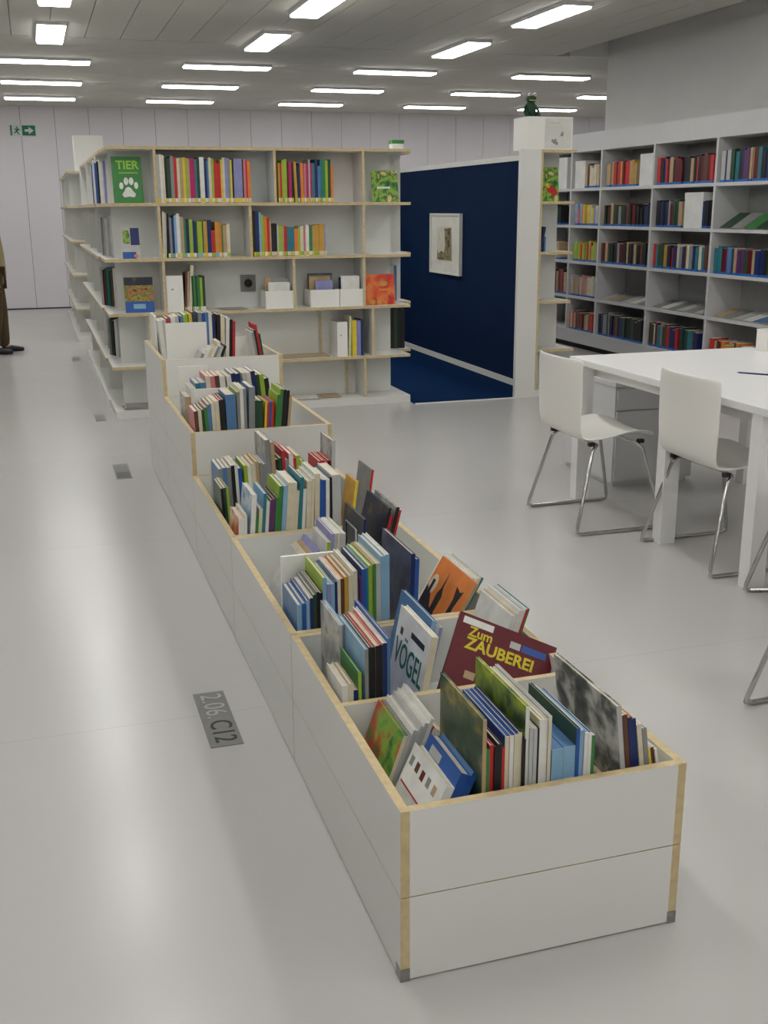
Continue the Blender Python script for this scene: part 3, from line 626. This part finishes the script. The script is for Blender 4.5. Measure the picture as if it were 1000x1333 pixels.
for z_, cols_ in ((1.6, ['white', 'lavender', 'white', 'white', 'black', 'blue', 'white']), (1.2, ['white', 'pale grey', 'white', 'pale grey', 'grey']), (.8, ['white', 'brown', 'dark green', 'teal', 'dark green', 'dark red', 'pale grey']), (.4, ['pale grey', 'white', 'black', 'dark green', 'grey'])):
    for i_, c in enumerate(cols_):
        xf = .592-.014*i_-rnd.uniform(0, .004); FAR.append((c, (xf, xf+.17, 9.08+i_*.045, 9.08+i_*.045+.034, z_, z_+(.335-.012*(i_ % 3))*(.92 if z_ < 1.5 else 1))))
bx = thing('white_box', (.60, 14.9, 2.0), 'plain white cube sign on top of the far aisle shelf', 'box')
boxo('box_body', (0, .36, 0, .34, 0, .455), M_plastic, bx); boxo('box_lid', (-.003, .363, -.003, .343, .455, .462), M_plastic, bx)

# right hand shelf stub beside the portal
o2 = (3.955, 8.35, 0)
t = thing('shelf_stub', o2, 'narrow white shelf unit with plywood boards beside the portal', 'bookshelf'); o = o2
part('plinth', (3.955, 4.30, 8.35, 8.70, 0, .06), 2, [M_white, M_white])
for z in BZ: part('shelf_board', (3.955, 4.265 if z > .5 else 4.31, 8.35, 8.70, z-.022, z), 2)
for k in range(5):
    z0 = .06 if k == 0 else BZ[k-1]; z1 = BZ[k]-.022
    part('back_panel', (3.975, 4.235 if k > 1 else 4.262, 8.60, 8.62, z0, z1), 1, [M_white, M_white])
    part('upright', (3.955, 3.975, 8.352, 8.60, z0, z1), 0)
row(3.98, 8.38, 1.2, mk("navy:18:200:10 steel_blue:14:120", d=150), "narrow shelf unit's middle board", 'books on the narrow shelf unit')
b_ = faceout(3.985, 1.6, .165, .27, 'leafy picture', 'green picture book with fruit on the narrow shelf unit', 10, y=8.40)
k = MB(); disc(.085, .10, .03, .035); disc(.12, .075, .03, .035); k.build('cover_picture', MATS['book red'], b_)
k = MB(); disc(.07, .125, .02, .02); k.build('cover_picture', MATS['book yellow'], b_)
cb = thing('display_cube', (3.852, 8.40, 2.0), 'white cube with grey flower marks on the narrow shelf unit', 'box')
boxo('box_body', (0, .395, 0, .28, 0, .245), M_plastic, cb); boxo('box_lid', (-.002, .397, -.002, .282, .245, .252), M_plastic, cb)
boxo('poster', (.15, .385, -.0015, 0, .01, .24), mat('poster white', (214, 213, 206), .6), cb)
k = MB()
for cx, cz, rr in ((.235, .06, .016), (.255, .05, .014), (.22, .07, .012), (.245, .075, .011), (.30, .115, .013), (.305, .13, .009)): k.prism([(cx+rr*math.cos(i*.785), cz+rr*math.sin(i*.785)) for i in range(8)], (0, -.0016, 0), (1, 0, 0), (0, 0, 1), (0, -.0008-.0002*rr*50, 0))
k.build('flower_print', mat('print grey', (140, 142, 136), .6), cb)
boxo('print_line', (.19, .28, -.0022, -.0016, .20, .212), mat('print pale green', (196, 206, 180), .6), cb)
fg = thing('frog_figure', (3.925, 8.52, 2.252), 'dark green toy frog figure sitting on the white cube', 'toy')
FG = mat('frog green', (26, 66, 44), .6); k = MB(); k.ball((0, 0, .065), .045, .045, .066); k.ball((0, -.01, .14), .042, .04, .034); k.build('body', FG, fg)
for sx in (-1, 1):
    e = MB().ball((sx*.022, -.02, .172), .014, .014, .014).build('eye', MATS['book white'], fg); MB().ball((sx*.022, -.032, .173), .005, .004, .006).build('pupil', M_dark, e)
    MB().tube([(sx*.04, 0, .09), (sx*.062, -.02, .05), (sx*.055, -.045, .012)], [.012, .010, .012]).build('arm', FG, fg)
    MB().tube([(sx*.025, -.02, .02), (sx*.06, -.03, .035), (sx*.05, -.06, .008)], [.018, .014, .010]).build('leg', FG, fg)
MB().tube([(-.03, -.04, .13), (0, -.052, .126), (.03, -.04, .13)], .003).build('mouth', MATS['book yellow'], fg)

# ================================================================== WALL BOOKCASE (right)
XB = 5.82; YU = (12.3, 11.5, 10.81, 9.76, 8.71, 7.66, 6.61); ZU = (.205, .585, .97, 1.36, 1.755, 2.135)
q = (XB, YU[-1], 0)
bc = thing('wall_bookcase', q, 'long white bookcase filling the right wall', 'bookcase')
def bpart(n, a, mats=M_case): return boxo(n, rel(a, q), mats, bc)
bpart('base', (XB+.005, XW-.01, YU[-1], YU[0], .06, ZU[0]-.03)); bpart('kick_board', (XB+.05, XW-.01, YU[-1], YU[0], 0, .06), M_gap)
bpart('fascia', (XB, XW-.01, YU[-1], YU[0], ZU[5], 2.325))
for z in ZU[:5]:
    bpart('shelf_board', (XB, XW-.03, YU[-1], YU[0], z-.03, z))
for y in YU:
    for k in range(5): bpart('upright', (XB-.001, XW-.03, y-.016, y+.016, ZU[k], (ZU[k+1]-.03) if k < 4 else ZU[5]))
bpart('back_panel', (XW-.03, XW-.01, YU[-1], YU[0], .06, ZU[5]), mat('shade-tinted case back', (168, 168, 166), .6))  # shade inside the case is put into the back panel's colour
GB = 'books in the wall bookcase'
pal = {'d': ['black', 'navy', 'black', 'dark green', 'brown', 'black', 'grey', 'dark red', 'black', 'tan'], 'w': ['tan', 'cream', 'pale grey', 'tan', 'brown', 'pink', 'cream'],
       'o': ['tan', 'red', 'orange', 'brown', 'dark red', 'red', 'gold', 'tan', 'pale grey'], 'r': ['dark red', 'navy', 'black', 'red', 'dark red', 'brown', 'black', 'brown', 'tan'],
       'l': ['sky blue', 'pale grey', 'yellow', 'lavender', 'pink', 'sky blue', 'gold'], 'g': ['lime', 'lime', 'yellow', 'pink', 'orange', 'red', 'tan'],
       't': ['purple', 'black', 'teal', 'navy', 'navy', 'steel blue', 'tan', 'dark red', 'pale grey', 'dark green'], 'm': ['red', 'dark red', 'brown', 'dark green', 'teal', 'gold', 'cream', 'grey', 'dark red', 'black', 'navy']}
bays = [  # (bay, shelf, palette, fill from, fill to, height)
 (0,3,'d',.1,.7,200),(0,1,'r',.2,.95,250),(0,2,'w',.3,.7,180),
 (1,4,'w',.42,.97,225),(1,3,'l',.1,.97,205),(1,2,'g',.08,.95,195),(1,1,'w',.06,.95,205),(1,0,'o',.04,.93,195),
 (2,4,'o',.06,.70,235),(2,3,'d',.03,.96,205),(2,2,'d',.02,.97,215),(2,0,'d',.04,.94,225),
 (3,4,'r',.03,.97,235),(3,3,'d',.05,.5,235),(3,3,'r',.83,.98,235),(3,2,'m',.03,.97,220),(3,0,'m',.04,.94,215),
 (4,4,'t',.03,.96,260),(4,2,'t',.03,.96,215),(4,0,'o',.06,.6,170),
 (5,4,'r',.03,.9,250),(5,2,'m',.03,.9,225)]
BN = ['hidden first', 'first narrow', 'second', 'third', 'fourth', 'fifth']; SN = ['bottom', 'lower', 'middle', 'upper', 'top']
mat('book label blue', (46, 108, 186), .5)
STK = ['label blue']+sorted(PAL); bkm = MB()
for (bi, k, pl, f0, f1, hh) in bays:
    y0, y1 = YU[bi]-.02, YU[bi+1]+.02; L = y0-y1
    a = y0-L*f0; end = y0-L*f1
    while True:
        tt = rnd.uniform(.028, .062)
        if a-tt < end: break
        c = rnd.choice(pal[pl]); h = (hh+rnd.choice((-12, 0, 4, 8, 10, 22))+rnd.uniform(-8, 8))/1000; d0 = rnd.uniform(.012, .028); mi = STK.index(c, 1)
        z = ZU[k]
        bkm.box(XB+d0, XB+.17, a-tt, a, z+.021, z+h, mi=[mi, mi, mi, mi, mi, len(STK)]); bkm.box(XB+d0-.0005, XB+.17, a-tt+.0002, a-.0002, z, z+.021, mi=0)
        a -= tt+.001
for c, bb in FAR: bkm.box(*bb, mi=[STK.index(c, 1)]*5+[len(STK)])
bkm.build('shelved_books', [MATS['book '+c] for c in STK]+[M_pages], None, label='rows of small distant books in the wall bookcase and along the aisle shelves', cat='books', kind='stuff')
def wfile(bi, k, f0, w_, h, label):
    y0, y1 = YU[bi]-.02, YU[bi+1]+.02; a = y0-(y0-y1)*f0
    f = thing('file_box', (XB+.02, a, ZU[k]), label, 'file box', 'white file boxes in the wall bookcase')
    boxo('box_body', (0, .2, -w_, 0, 0, h), mat('file white', (224, 224, 220), .5), f); boxo('box_lid', (-.002, .202, -w_-.001, .001, h-.03, h+.002), MATS['file white'], f)
wfile(0, 4, .28, .42, .34, 'broad white file box at the far end of the top shelf'); wfile(1, 4, .05, .24, .285, 'white file box at left of the top shelf, first narrow bay'); wfile(2, 4, .73, .26, .30, 'white file box at right of the second bay top shelf')
wfile(3, 3, .53, .30, .315, 'white file box on the upper shelf of the third bay')
def slope_mag(bi, k, f0, n, cols, label0, big=False):
    y0, y1 = YU[bi]-.03, YU[bi+1]+.03; L = y0-y1
    for i in range(n):
        a = y0-L*(f0+i*(.93-f0)/n); w_ = L*(.93-f0)/n*.9
        c = cols[i % len(cols)]
        r_ = thing('magazine', (XB+.04, a, ZU[k]+.004), f"{nm(c)} magazine, {ORD(i+1)} from left in {label0}", 'magazine', 'magazines lying in the wall bookcase', (0, R(-32 if big else -14), 0))
        boxo('cover', (0, .24, -w_, 0, .004, .006), MATS['book '+c], r_); boxo('pages', (.002, .236, -w_+.002, -.002, 0, .004), M_pages, r_)
slope_mag(4, 3, .03, 5, ['dark green', 'grey', 'green', 'dark green', 'brown'], "fourth bay's upper shelf", True)
slope_mag(2, 1, .03, 6, ['pale grey', 'tan', 'grey', 'pale grey', 'white', 'grey'], "second bay's lower shelf")
slope_mag(3, 1, .03, 6, ['grey', 'white', 'grey', 'pale grey', 'grey', 'pale grey'], "third bay's lower shelf")
slope_mag(4, 1, .03, 6, ['tan', 'grey', 'pale grey', 'white', 'steel blue', 'grey'], "fourth bay's lower shelf")

# ================================================================== TABLE AND CHAIRS
TZ = .775; tx0, tx1, ty0, ty1 = 2.725, 3.885, 3.58, 5.325
q = (tx0, ty0, 0); t = thing('reading_table', q, 'long white reading table with flat legs', 'table'); o = q
k = MB(); k.box(*rel((tx0, tx1, ty0, ty1, TZ-.035, TZ), q)); tt = k.build('table_top', M_table, t)
bv = tt.modifiers.new('b', 'BEVEL'); bv.width = .004; bv.segments = 2
for yy in (3.655, 4.345, 5.215):
    for xx in (tx0-.0+.005, tx1-.085):
        boxo('leg', rel((xx-.0, xx+.08, yy-.02, yy+.05, 0, TZ-.035), q), M_table, t)
part('apron', (tx0+.10, tx0+.125, ty0+.10, ty1-.10, TZ-.10, TZ-.035), None, M_table); part('apron', (tx1-.125, tx1-.10, ty0+.10, ty1-.10, TZ-.10, TZ-.035), None, M_table)
pn = thing('pencil', (3.19, 4.48, TZ+.004), 'dark pencil lying on the white reading table', 'pencil', rot=(0, 0, R(-52)))
MB().tube([(.012, 0, 0), (.17, 0, 0)], .004, 6).build('shaft', MATS['book navy'], pn); MB().tube([(0, 0, 0), (.012, 0, 0)], [.0008, .004], 6).build('tip', M_ply, pn)
nb = thing('paper_sheet', (3.30, 4.30, TZ), 'sheet of white paper on the table beside the pencil', 'paper', rot=(0, 0, .5))
boxo('sheet', (0, .21, -.3, 0, 0, .0012), MATS['book white'], nb)
cbx = thing('white_card_box', (3.755, 5.10, TZ), 'upright white card box at the far edge of the table', 'box')
boxo('box_body', (.06, .18, 0, .10, 0, .11), M_plastic, cbx); boxo('box_lid', (.058, .182, -.002, .102, .11, .118), M_plastic, cbx)

pd = thing('pedestal_cabinet', (3.045, 5.37, 0), 'white pedestal cabinet standing behind the reading table', 'cabinet')
boxo('cabinet_body', (0, .52, 0, .62, .03, .575), M_case, pd); boxo('cabinet_top', (-.006, .526, -.006, .626, .578, .605), M_case, pd)
boxo('drawer_front', (.01, .51, -.012, 0, .45, .565), M_case, pd); boxo('door', (.01, .51, -.012, 0, .04, .44), M_case, pd); boxo('plinth', (.02, .5, .02, .6, 0, .03), M_case, pd)

def shell():
    prof = [(-.035, .40), (-.030, .36), (-.018, .28), (-.006, .18), (.004, .10), (.018, .045), (.045, .012), (.085, -.004), (.14, -.012), (.22, -.012), (.30, -.004), (.38, .006), (.43, .004), (.455, -.006)]
    NT = 10; vs = []; fs = []
    N = len(prof)
    for i, (px, pz) in enumerate(prof):
        s_ = i/(N-1)
        hw = .238 if i < 3 else (.238-.012*math.sin(math.pi*min(1, (i-3)/5)) if i < 8 else .235)
        if i == 0: hw = .236
        if i == N-1: hw = .195
        if i == N-2: hw = .222
        back = max(0, 1-i/6.0); seat = max(0, min(1, (i-6)/4))
        for j in range(NT+1):
            a = -1+2*j/NT; c2 = abs(a)**2.4
            vs.append((px+.062*c2*back, hw*a, pz+.048*c2*seat*(1-.85*max(0, (i-10)/3)) + (.004*(1-c2) if i == 0 else 0)))
    for i in range(N-1):
        for j in range(NT): fs.append((i*(NT+1)+j, i*(NT+1)+j+1, (i+1)*(NT+1)+j+1, (i+1)*(NT+1)+j))
    return MB().add(vs, fs, 0, True)
SHM = shell().mesh('seat_shell', M_plastic)
def chair(x, y, rz, label):
    t = thing('chair', (x, y, 0), label, 'chair', 'white shell chairs around the table', (0, 0, R(rz)))
    sh = link('seat_shell', SHM, t, loc=(0, 0, .455))
    md = sh.modifiers.new('s', 'SOLIDIFY'); md.thickness = .011; md.offset = 0
    md = sh.modifiers.new('d', 'SUBSURF'); md.levels = 1; md.render_levels = 2
    for sy in (-1, 1):
        yb, yt = sy*.285, sy*.205
        pts = [(.34, yt, .432), (.375, yt+sy*.015, .405), (.465, yb-sy*.006, .045), (.468, yb, .016), (.44, yb, .009), (.25, yb, .009), (.03, yb, .009), (.002, yb, .016), (.006, yb-sy*.006, .045), (.10, yt+sy*.015, .405), (.13, yt, .432)]
        MB().tube(pts, .009, 8).build('sled_leg', M_chrome, t)
    for xx in (.13, .34):
        MB().tube([(xx, -.205, .432), (xx, .205, .432)], .008, 8).build('cross_bar', M_chrome, t)
    for xx in (.10, .37):
        for sy in (-1, 1): boxo('bracket', (xx-.015, xx+.015, sy*.205-.012, sy*.205+.012, .428, .446), M_dark, t)
    return t
chair(2.415, 4.85, 0, 'white shell chair farthest left, pulled out at the table corner')
chair(2.665, 4.10, 0, 'white shell chair tucked under the table, second from left')
chair(2.636, 3.348, -14, 'white shell chair mostly cut off by the picture edge beside the near table leg')
chair(2.075, 2.42, 3, 'white shell chair cut off at right, nearest to the troughs')

# ================================================================== PERSON at the left edge
def skin(name, V, E, rad, mtl, parent=None, sub=2, root=0, **kw):
    me = bpy.data.meshes.new(name); me.from_pydata([Vector(v) for v in V], E, [])
    ob = bpy.data.objects.new(name, me); COL.objects.link(ob)
    md = ob.modifiers.new('k', 'SKIN'); md.use_smooth_shade = True
    for i, sv in enumerate(me.skin_vertices[0].data):
        r_ = rad[i]; sv.radius = r_ if isinstance(r_, tuple) else (r_, r_); sv.use_root = (i == root)
    sd = ob.modifiers.new('s', 'SUBSURF'); sd.levels = sub; sd.render_levels = sub
    dg = bpy.context.evaluated_depsgraph_get(); m2 = bpy.data.meshes.new_from_object(ob.evaluated_get(dg))
    bpy.data.objects.remove(ob); m2.name = name; m2.materials.clear(); m2.materials.append(mtl)
    for p_ in m2.polygons: p_.use_smooth = True; p_.material_index = 0
    return link(name, m2, parent, **kw)
PX, PY = -.45, 13.0
pe = thing('person', (PX, PY, 0), 'person in beige jacket and brown trousers standing in the aisle', 'person')
SK = mat('skin', (196, 150, 124), .5, .04)
V = [(0,0,.95),(0,0,1.15),(.01,0,1.36),(.01,0,1.46),(.02,0,1.52),(.035,0,1.60),(.03,0,1.68),
     (0,.10,.90),(.04,.105,.50),(.04,.11,.10),(.11,.11,.04),
     (0,-.10,.90),(.0,-.105,.50),(-.07,-.11,.10),(.0,-.11,.04),
     (0,.19,1.40),(-.06,.25,1.12),(-.02,.24,.88),(.0,.23,.83),
     (0,-.19,1.40),(-.06,-.25,1.12),(-.02,-.24,.88),(.0,-.23,.83)]
Ed = [(0,1),(1,2),(2,3),(3,4),(4,5),(5,6),(0,7),(7,8),(8,9),(9,10),(0,11),(11,12),(12,13),(13,14),(2,15),(15,16),(16,17),(17,18),(2,19),(19,20),(20,21),(21,22)]
rad = [(.13,.15),(.12,.14),(.12,.16),(.06,.06),(.055,.055),(.085,.075),(.08,.07),.085,.06,.042,.035,.085,.06,.042,.035,.055,.045,.035,.03,.055,.045,.035,.03]
skin('body', V, Ed, rad, SK, pe)
# jacket
JM = mat('beige jacket', (158, 146, 112), .85, .08, 14); TM = mat('brown trousers', (84, 68, 46), .85, .1, 14); SM = mat('black shoe leather', (28, 27, 30), .4)
V = [(0,0,.71),(0,0,.95),(.0,0,1.15),(.005,0,1.36),(.01,0,1.45),(0,.19,1.39),(-.06,.25,1.12),(-.022,.245,.90),(0,-.19,1.39),(-.06,-.25,1.12),(-.022,-.245,.90)]
skin('jacket', V, [(0,1),(1,2),(2,3),(3,4),(3,5),(5,6),(6,7),(3,8),(8,9),(9,10)], [(.165,.19),(.155,.18),(.15,.175),(.145,.19),(.08,.08),.078,.065,.052,.078,.065,.052], JM, pe)
V = [(0,0,.93),(0,.095,.86),(.04,.10,.50),(.04,.105,.05),(0,-.095,.86),(.0,-.10,.50),(-.07,-.105,.05)]
skin('trousers', V, [(0,1),(1,2),(2,3),(0,4),(4,5),(5,6)], [(.135,.155),.105,.085,.075,.105,.085,.075], TM, pe)
for sy, dx in ((1, .06), (-1, -.055)):
    skin('shoe', [(-.05+dx, sy*.11, .042), (.04+dx, sy*.112, .045), (.13+dx, sy*.118, .036), (.20+dx, sy*.12, .03)], [(0,1),(1,2),(2,3)], [(.042,.042),(.045,.045),(.04,.034),(.03,.024)], SM, pe)
HM = mat('dark brown hair', (58, 44, 34), .7); k = MB(); k.ball((.015, 0, 1.675), .098, .09, .09); k.ball((-.03, 0, 1.62), .075, .082, .09); k.build('hair', HM, pe)
for sy in (-1, 1):
    MB().ball((.108, sy*.032, 1.625), .012, .014, .009).build('eye', MATS['book white'], pe)
    MB().ball((.03, sy*.083, 1.61), .016, .012, .03).build('ear', SK, pe)
    hv = [(.0, sy*.23, .83), (.015, sy*.228, .785), (.02, sy*.226, .745)]
    skin('hand', hv, [(0,1),(1,2)], [(.026,.02),(.034,.018),(.036,.015)], SK, pe)
    for i, (oy, ln) in enumerate(((-.027, .062), (-.009, .074), (.009, .07), (.026, .055))):
        MB().tube([(.02+oy, sy*.226, .75), (.03+oy, sy*.224, .75-ln*.55), (.035+oy*1.0, sy*.214, .75-ln)], [.0095, .0088, .0075], 8).build('finger', SK, pe)
    MB().tube([(.03, sy*.224, .80), (.06, sy*.215, .775), (.07, sy*.205, .745)], [.012, .011, .008], 8).build('thumb', SK, pe)
MB().ball((.125, 0, 1.595), .018, .013, .024).build('nose', SK, pe); MB().ball((.112, 0, 1.558), .008, .024, .007).build('mouth', MATS['book pink'], pe)
